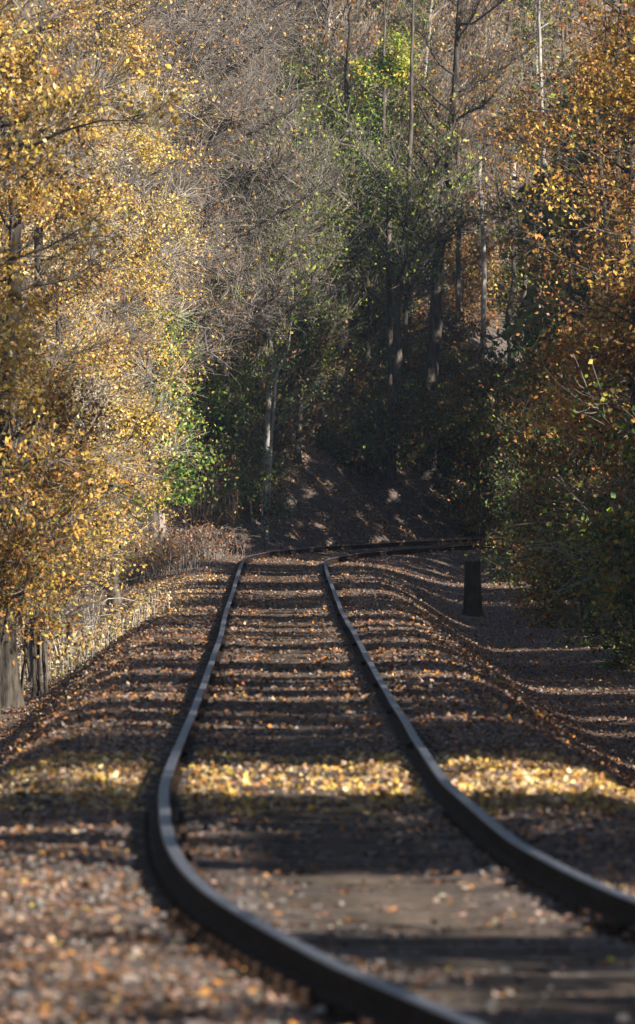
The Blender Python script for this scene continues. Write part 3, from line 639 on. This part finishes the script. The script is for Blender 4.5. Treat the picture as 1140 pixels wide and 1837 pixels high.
trunk_tree('slim grey trunk left of the thick dark one, catching light', [(697, 862), (704, 780), (712, 690), (713, 600), (716, 500), (735, 300), (740, 80)], 271, .13, M_BARK, h0=4, nleaf=4500, pal=P_DKGREEN+[(YG, 2)], h1=6.8, seed=2)
trunk_tree('very thin dark trunk between the grey and thick dark ones', [(737, 780), (733, 700), (728, 600), (732, 480), (725, 330)], 276, .085, M_BARKD, h0=3.5, nleaf=2000, pal=P_WOOD+[(YG, 2)], seed=3)
trunk_tree('pale wavering trunk left of centre above the dark hollow', [(474, 860), (484, 700), (491, 650), (482, 600), (478, 540), (470, 400)], 247, .06, M_BARKP, stay=True, h0=4.5, nleaf=1500, pal=P_LIME, seed=4, spread=1.2)
trunk_tree('pale sapling leaning right beside the wavering trunk', [(478, 860), (494, 700), (508, 650), (520, 610)], 246, .04, M_BARKP, stay=True, h0=2.0, nleaf=600, pal=P_LIME, seed=5, limbs=10, twigs=200, spread=.8)
trunk_tree('broad dark trunk at the centre with green leaves low down', [(606, 730), (612, 640), (614, 520), (612, 400), (618, 300), (624, 120)], 272, .17, M_BARKD, h0=2.8, nleaf=15000, pal=P_DKGREEN+[(YG, 2.5)], h1=6.8, seed=6, spread=2.2, limbs=50, twigs=1600, twig=M_TWIGD)
trunk_tree('dark trunk forking right from the foot of the centre trunk', [(618, 700), (640, 640), (662, 570), (668, 480), (690, 350)], 272, .10, M_BARKD, h0=2.5, nleaf=9000, pal=P_DKGREEN+[(YG, 2)], h1=6.8, seed=7, spread=1.6, twig=M_TWIGD, limbs=36)
trunk_tree('dark leafy trunk on the left of the hollow', [(462, 900), (455, 760), (447, 620), (450, 480), (470, 300)], 266, .14, M_BARKD, h0=2.4, nleaf=15000, pal=P_DKGREEN+[(YG, 1)], h1=6.8, seed=8, spread=1.7, limbs=50, twig=M_TWIGD)
trunk_tree('crooked grey trunk up the bank at the right', [(916, 670), (917, 620), (912, 570), (922, 500), (918, 380)], 290, .11, M_BARK, h0=3, nleaf=1500, seed=9)
trunk_tree('pale leaning trunk behind the thick dark trunk', [(742, 640), (757, 540), (775, 440), (790, 370), (800, 200)], 298, .14, M_BARKP, h0=5, nleaf=2000, seed=10)
trunk_tree('short pale trunk tilted right between the dark trunks', [(682, 668), (694, 625), (706, 570), (712, 480)], 288, .10, M_BARKP, h0=3, nleaf=1200, seed=11)
trunk_tree('tall pale trunk at top centre, the left of the two straight ones', [(592, 640), (598, 400), (597, 200), (592, 20)], 300, .11, M_BARKP, h0=6, nleaf=1500, seed=12)
trunk_tree('tall grey trunk at top centre, the right of the two straight ones', [(618, 640), (620, 400), (626, 200), (627, 10)], 303, .14, M_BARKP, h0=6, nleaf=1500, seed=13)
trunk_tree('dark trunk leaning right left of the two straight ones', [(548, 660), (545, 500), (552, 300), (568, 160), (582, 60), (600, -40)], 296, .12, M_BARK, h0=5, nleaf=1500, seed=14)
trunk_tree('dark thin trunk at top left of centre', [(520, 650), (530, 400), (531, 200), (534, 60), (540, -40)], 292, .09, M_BARKD, h0=5, nleaf=1500, seed=15, pal=P_WOOD+[(YEL, 2)])
trunk_tree('slender straight trunk among the green leaves at right of centre', [(660, 660), (664, 500), (662, 300), (668, 100)], 285, .07, M_BARK, h0=4, nleaf=7000, pal=P_DKGREEN+[(YG, 1)], seed=16, limbs=40)

for k, (px, py, Y, r0, r1, sp, lb) in enumerate([(535, 720, 262, 700, 330, 1.3, 'ivy hung green tree right of the wavering trunk'), (575, 720, 268, 640, 300, 1.5, 'green leaved tree left of the centre trunk, in half shade'),
    (655, 700, 276, 600, 280, 1.4, 'green leaved tree between the centre trunk and the grey trunk'), (730, 690, 282, 560, 260, 1.2, 'green leaved tree behind the thick dark trunk'), (420, 800, 254, 760, 420, 1.2, 'dusky green tree behind the dry stalks'), (500, 740, 264, 720, 480, 1.2, 'dusky green sapling cluster behind the wavering trunk')]):
    trunk_tree(lb, [(px, py), (px+6, 560), (px+2, 430), (px+12, 300)], Y, .07, M_BARKD, rows=(r0, r1), spread=sp, limbs=44, twigs=1200, nleaf=15000, lsz=.075, pal=P_DKGREEN+[(YG, 1.6), (OLIVE, 2)], seed=80+k, twig=M_TWIG, holes=-.05, stay=True)
for k, (a, b_, c_, m_, lb) in enumerate([(505, 512, 500, M_BARK, 'thin grey trunk left of the dark thin one at top centre'), (560, 572, 590, M_BARKP, 'thin pale trunk just left of the two straight ones'),
    (574, 560, 556, M_BARK, 'slightly bowed grey trunk left of the two straight ones'), (640, 648, 640, M_BARKP, 'thin pale trunk just right of the two straight ones'),
    (652, 662, 690, M_BARK, 'thin grey trunk leaning right under the lime tuft'), (715, 706, 716, M_BARK, 'thin grey trunk right of the lime tuft'),
    (730, 745, 770, M_BARKP, 'pale leaning trunk between the lime tuft and the glossy evergreen'), (820, 822, 838, M_BARK, 'thin grey trunk right of the thick dark trunk, up the bank'), (770, 776, 772, M_BARKP, 'slim pale trunk close behind the thick dark trunk'), (868, 862, 872, M_BARKP, 'slim pale trunk left of the crooked grey one')]):
    trunk_tree(lb, [(a, 655), ((a+b_)/2+3, 450), (b_, 280), (c_, 60), (c_+5, -60)], 290, .075, m_, h0=5, nleaf=1200, limbs=18, twigs=700, seed=60+k, dY=0)
# big leafless tree whose fine twigs fill the upper left of centre
trunk_tree('leafless tree spreading a haze of fine grey twigs, left of centre', [(470, 800), (462, 650), (450, 480), (420, 300), (400, 120)], 250, .14, M_BARK, name='bare_tree', bias=(-.7, 0), h0=3.2, spread=2.2, limbs=70, twigs=6000, tw_r=.008, tw_len=1.2, nleaf=1800, lsz=.08, pal=[(TAN, 2), (PINK, 2), (YEL, 1)], seed=21)
tree('bare_tree', 'leafless tree behind the left bank with a dense brown twig crown', 'tree', GB, X(400, 246), 246, 12, .15, h0=3.5, spread=2.3, limbs=70, twigs=7000, tw_r=.008, tw_len=1.1, nleaf=2500, lsz=.08, pal=[(TAN, 2), (PINK, 2), (GOLD, 1), (ORANGE, 1)], seed=22)
tree('bare_tree', 'leafless tree beyond the tan one at the top left', 'tree', GB, X(330, 236), 236, 12.5, .13, h0=4, spread=2.0, limbs=60, twigs=5000, tw_r=.008, tw_len=1.1, nleaf=5000, lsz=.085, pal=P_WOOD+[(ORANGE, 2), (GOLD, 2)], seed=23)
trunk_tree('small tree with a bright lime green tuft at the top', [(700, 640), (698, 400), (690, 260), (690, 110)], 268, .08, M_BARK, name='lime_tree', stay=True, rows=(200, 110), spread=.62, limbs=15, twigs=420, tw_len=.5, holes=.1, nleaf=9000, lsz=.10, pal=P_LIME, seed=24)
trunk_tree('small evergreen with dark glossy green leaves right of the lime tuft', [(762, 640), (760, 450), (756, 300), (765, 200)], 280, .07, M_BARKD, name='holly_tree', rows=(320, 200), spread=.6, limbs=30, twigs=500, nleaf=6000, lsz=.09, pal=P_GREEN, seed=25)

# bushes over the bank
GK = 'undergrowth on the bank'
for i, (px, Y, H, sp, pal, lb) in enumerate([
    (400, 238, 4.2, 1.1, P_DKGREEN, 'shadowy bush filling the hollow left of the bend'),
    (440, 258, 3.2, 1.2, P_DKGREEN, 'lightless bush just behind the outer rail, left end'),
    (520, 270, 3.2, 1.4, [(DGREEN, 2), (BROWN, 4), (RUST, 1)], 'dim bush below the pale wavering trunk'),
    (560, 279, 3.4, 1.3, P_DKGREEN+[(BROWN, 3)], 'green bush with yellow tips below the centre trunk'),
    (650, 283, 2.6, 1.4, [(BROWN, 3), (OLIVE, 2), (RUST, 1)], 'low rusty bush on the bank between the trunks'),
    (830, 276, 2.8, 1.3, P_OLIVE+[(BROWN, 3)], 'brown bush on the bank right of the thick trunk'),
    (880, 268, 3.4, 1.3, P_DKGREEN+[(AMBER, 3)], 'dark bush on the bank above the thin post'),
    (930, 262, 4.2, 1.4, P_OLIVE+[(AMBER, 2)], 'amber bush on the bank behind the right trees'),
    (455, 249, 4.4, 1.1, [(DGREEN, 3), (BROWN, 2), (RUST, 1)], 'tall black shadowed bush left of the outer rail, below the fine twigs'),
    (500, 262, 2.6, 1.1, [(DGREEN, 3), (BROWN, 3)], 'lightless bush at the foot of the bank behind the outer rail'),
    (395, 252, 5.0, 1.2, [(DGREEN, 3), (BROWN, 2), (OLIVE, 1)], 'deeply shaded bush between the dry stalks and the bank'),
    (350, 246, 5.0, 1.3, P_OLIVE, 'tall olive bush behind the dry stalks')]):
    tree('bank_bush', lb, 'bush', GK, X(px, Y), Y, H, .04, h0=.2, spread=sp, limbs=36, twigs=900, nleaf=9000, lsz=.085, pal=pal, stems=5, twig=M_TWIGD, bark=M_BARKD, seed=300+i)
rng = np.random.default_rng(66)
def brush(n, xr, yr, Hr, pals, label, grp, seed, nl=3500, lsz=.09, tw=500):
    for i in range(n):
        x_ = rng.uniform(*xr); y_ = rng.uniform(*yr)
        tree('undergrowth_shrub', label, 'shrub', grp, x_, y_, rng.uniform(*Hr), .03, h0=.1, spread=rng.uniform(.9, 1.5), limbs=26, twigs=tw, nleaf=nl, lsz=lsz, pal=pals[i % len(pals)], stems=4, twig=M_TWIG if i % 2 else M_TWIGD, bark=M_BARKD, seed=seed+i, tw_len=.7)
brush(26, (-3.5, 3.0), (262, 282), (.8, 2.0), [P_DKGREEN, P_DKGREEN+[(BROWN, 4)], P_OLIVE], 'low dark shrub among the trunks on the shaded bank', 'low shrubs on the shaded bank', 1000)
brush(14, (1.0, 5.6), (272, 286), (.8, 1.8), [[(BROWN, 3), (DGREEN, 3), (RUST, 1)], P_OLIVE, P_DKGREEN], 'low dark shrub among the trunks on the shaded bank', 'low shrubs on the shaded bank', 1050)
brush(40, (-7, 8), (284, 325), (1.2, 3.0), [P_WOOD, P_WOOD+[(PINK, 4)], P_OLIVE], 'tan and brown shrub on the floor of the wood beyond the bank', 'shrubs on the floor of the wood', 1100, nl=4500, lsz=.11, tw=900)
# log lying at the top of the bank
p0 = PX(880, 606, 287); p1 = PX(925, 598, 288); gz = min(p0[2], p1[2])-.08
b = Buf(); v, f = tubes(np.array([smooth_path([p0, (p0+p1)/2+np.array([0, 0, .04]), p1], 8)]), np.full((1, 8), .07), 9); b.add(v, f)
o = b.build('fallen_log', M_BARKP, None, (float(p0[0]), float(p0[1]), gz)); tag(o, 'short pale log catching the sun at the top of the bank', 'log')

# woods behind
GW = 'trees of the wood behind the bank'
rng = np.random.default_rng(5)
kinds = []
for k in range(70):
    Y = rng.uniform(290, 345); px = 250+ (k*97 % 800) + rng.uniform(-15, 15); x = X(px, Y)
    pale = rng.random() < .4
    lab = ['pale trunked tree in the wood behind the bank', 'brown trunked tree in the wood behind the bank'][0 if pale else 1]
    lean = rng.normal(0, .5); H = rng.uniform(11, 15) if not 500 < px < 800 else rng.uniform(8.5, 12)
    tree('woodland_tree', lab, 'tree', GW, float(x), float(Y), H, rng.uniform(.06, .13), path=[(0, 0, 0), (lean*.3, 0, H*.35), (lean*.6+rng.normal(0, .15), 0, H*.7), (lean, 0, H)], h0=2.0, spread=1.6, limbs=30, twigs=1300 if not 480 < px < 800 else 700, tw_r=.011, tw_len=1.1,
         nleaf=3500 if not 480 < px < 800 else 1500, lsz=.11, pal=[P_WOOD, P_OLIVE, P_WOOD+[(PINK, 3)]][k % 3], bark=M_BARKP if pale else M_BARK, seed=400+k)
# a far belt of woodland closing the view
B = Buf(); rng = np.random.default_rng(8)
n = 260; bx = rng.uniform(-22, 26, n); by = rng.uniform(350, 400, n); bz = ground_z(bx, by)
t = np.linspace(0, 1, 8); P = np.zeros((n, 8, 3)); Hh = rng.uniform(5.5, 9, n); ln = rng.normal(0, .8, n)
P[..., 0] = bx[:, None]+ln[:, None]*t; P[..., 1] = by[:, None]; P[..., 2] = bz[:, None]-.1+Hh[:, None]*t
v, f = tubes(P, rng.uniform(.07, .16, (n, 1))*(1-.7*t)[None], 5); B.add(v, f, (.3, .27, .25))
n = 26000; j = rng.integers(260, size=n); hh = rng.uniform(.15, 1.1, n)*Hh[j]
st = np.stack([bx[j]+rng.normal(0, 1.2, n), by[j]+rng.normal(0, 1, n), bz[j]+hh], 1); d = norm(rng.normal(0, 1, (n, 3))+np.array([0, 0, .8]))
tp = st[:, None]+d[:, None]*np.linspace(0, 1, 3)[None, :, None]*rng.uniform(.6, 1.8, (n, 1, 1)); v, f = tubes(tp, np.full((n, 3), .016)*np.array([1, .8, .4]), 3); B.add(v, f, (.24, .20, .18))
n = 40000; j = rng.integers(260, size=n); pos = np.stack([bx[j]+rng.normal(0, 1.4, n), by[j]+rng.normal(0, 1, n), bz[j]+rng.uniform(.0, 1.02, n)*Hh[j]], 1)
v, f = leaves(rng, pos, .16); B.add(v, f, pick(rng, P_WOOD+[(TAN, 2), (PINK, 2)], n))
o = B.build('distant_wood', M_LEAF); tag(o, 'far wood of bare grey trees and tan leaves closing the view', 'wood', kind='stuff')

# ------------------------------------------------------------ the autumn air
me = bpy.data.meshes.new('haze')
x0, x1, y0_, y1_, z0, z1 = -402, 402, -62, 1405, float(GZ.min())-1, 26
vv = [(x, y, z) for z in (z0, z1) for (x, y) in ((x0, y0_), (x1, y0_), (x1, y1_), (x0, y1_))]
me.from_pydata(vv, [], [(0, 3, 2, 1), (4, 5, 6, 7), (0, 1, 5, 4), (1, 2, 6, 5), (2, 3, 7, 6), (3, 0, 4, 7)])
hz = bpy.data.materials.new('haze_air'); hz.use_nodes = True; hn = hz.node_tree
hn.nodes.remove(hn.nodes['Principled BSDF'])
pv = hn.nodes.new('ShaderNodeVolumePrincipled'); pv.inputs['Color'].default_value = (.62, .76, 1, 1); pv.inputs['Density'].default_value = .00010; pv.inputs['Anisotropy'].default_value = 0
hn.links.new(pv.outputs[0], hn.nodes['Material Output'].inputs['Volume']); me.materials.append(hz)
ho = bpy.data.objects.new('haze', me); COL.objects.link(ho); tag(ho, kind='stuff')
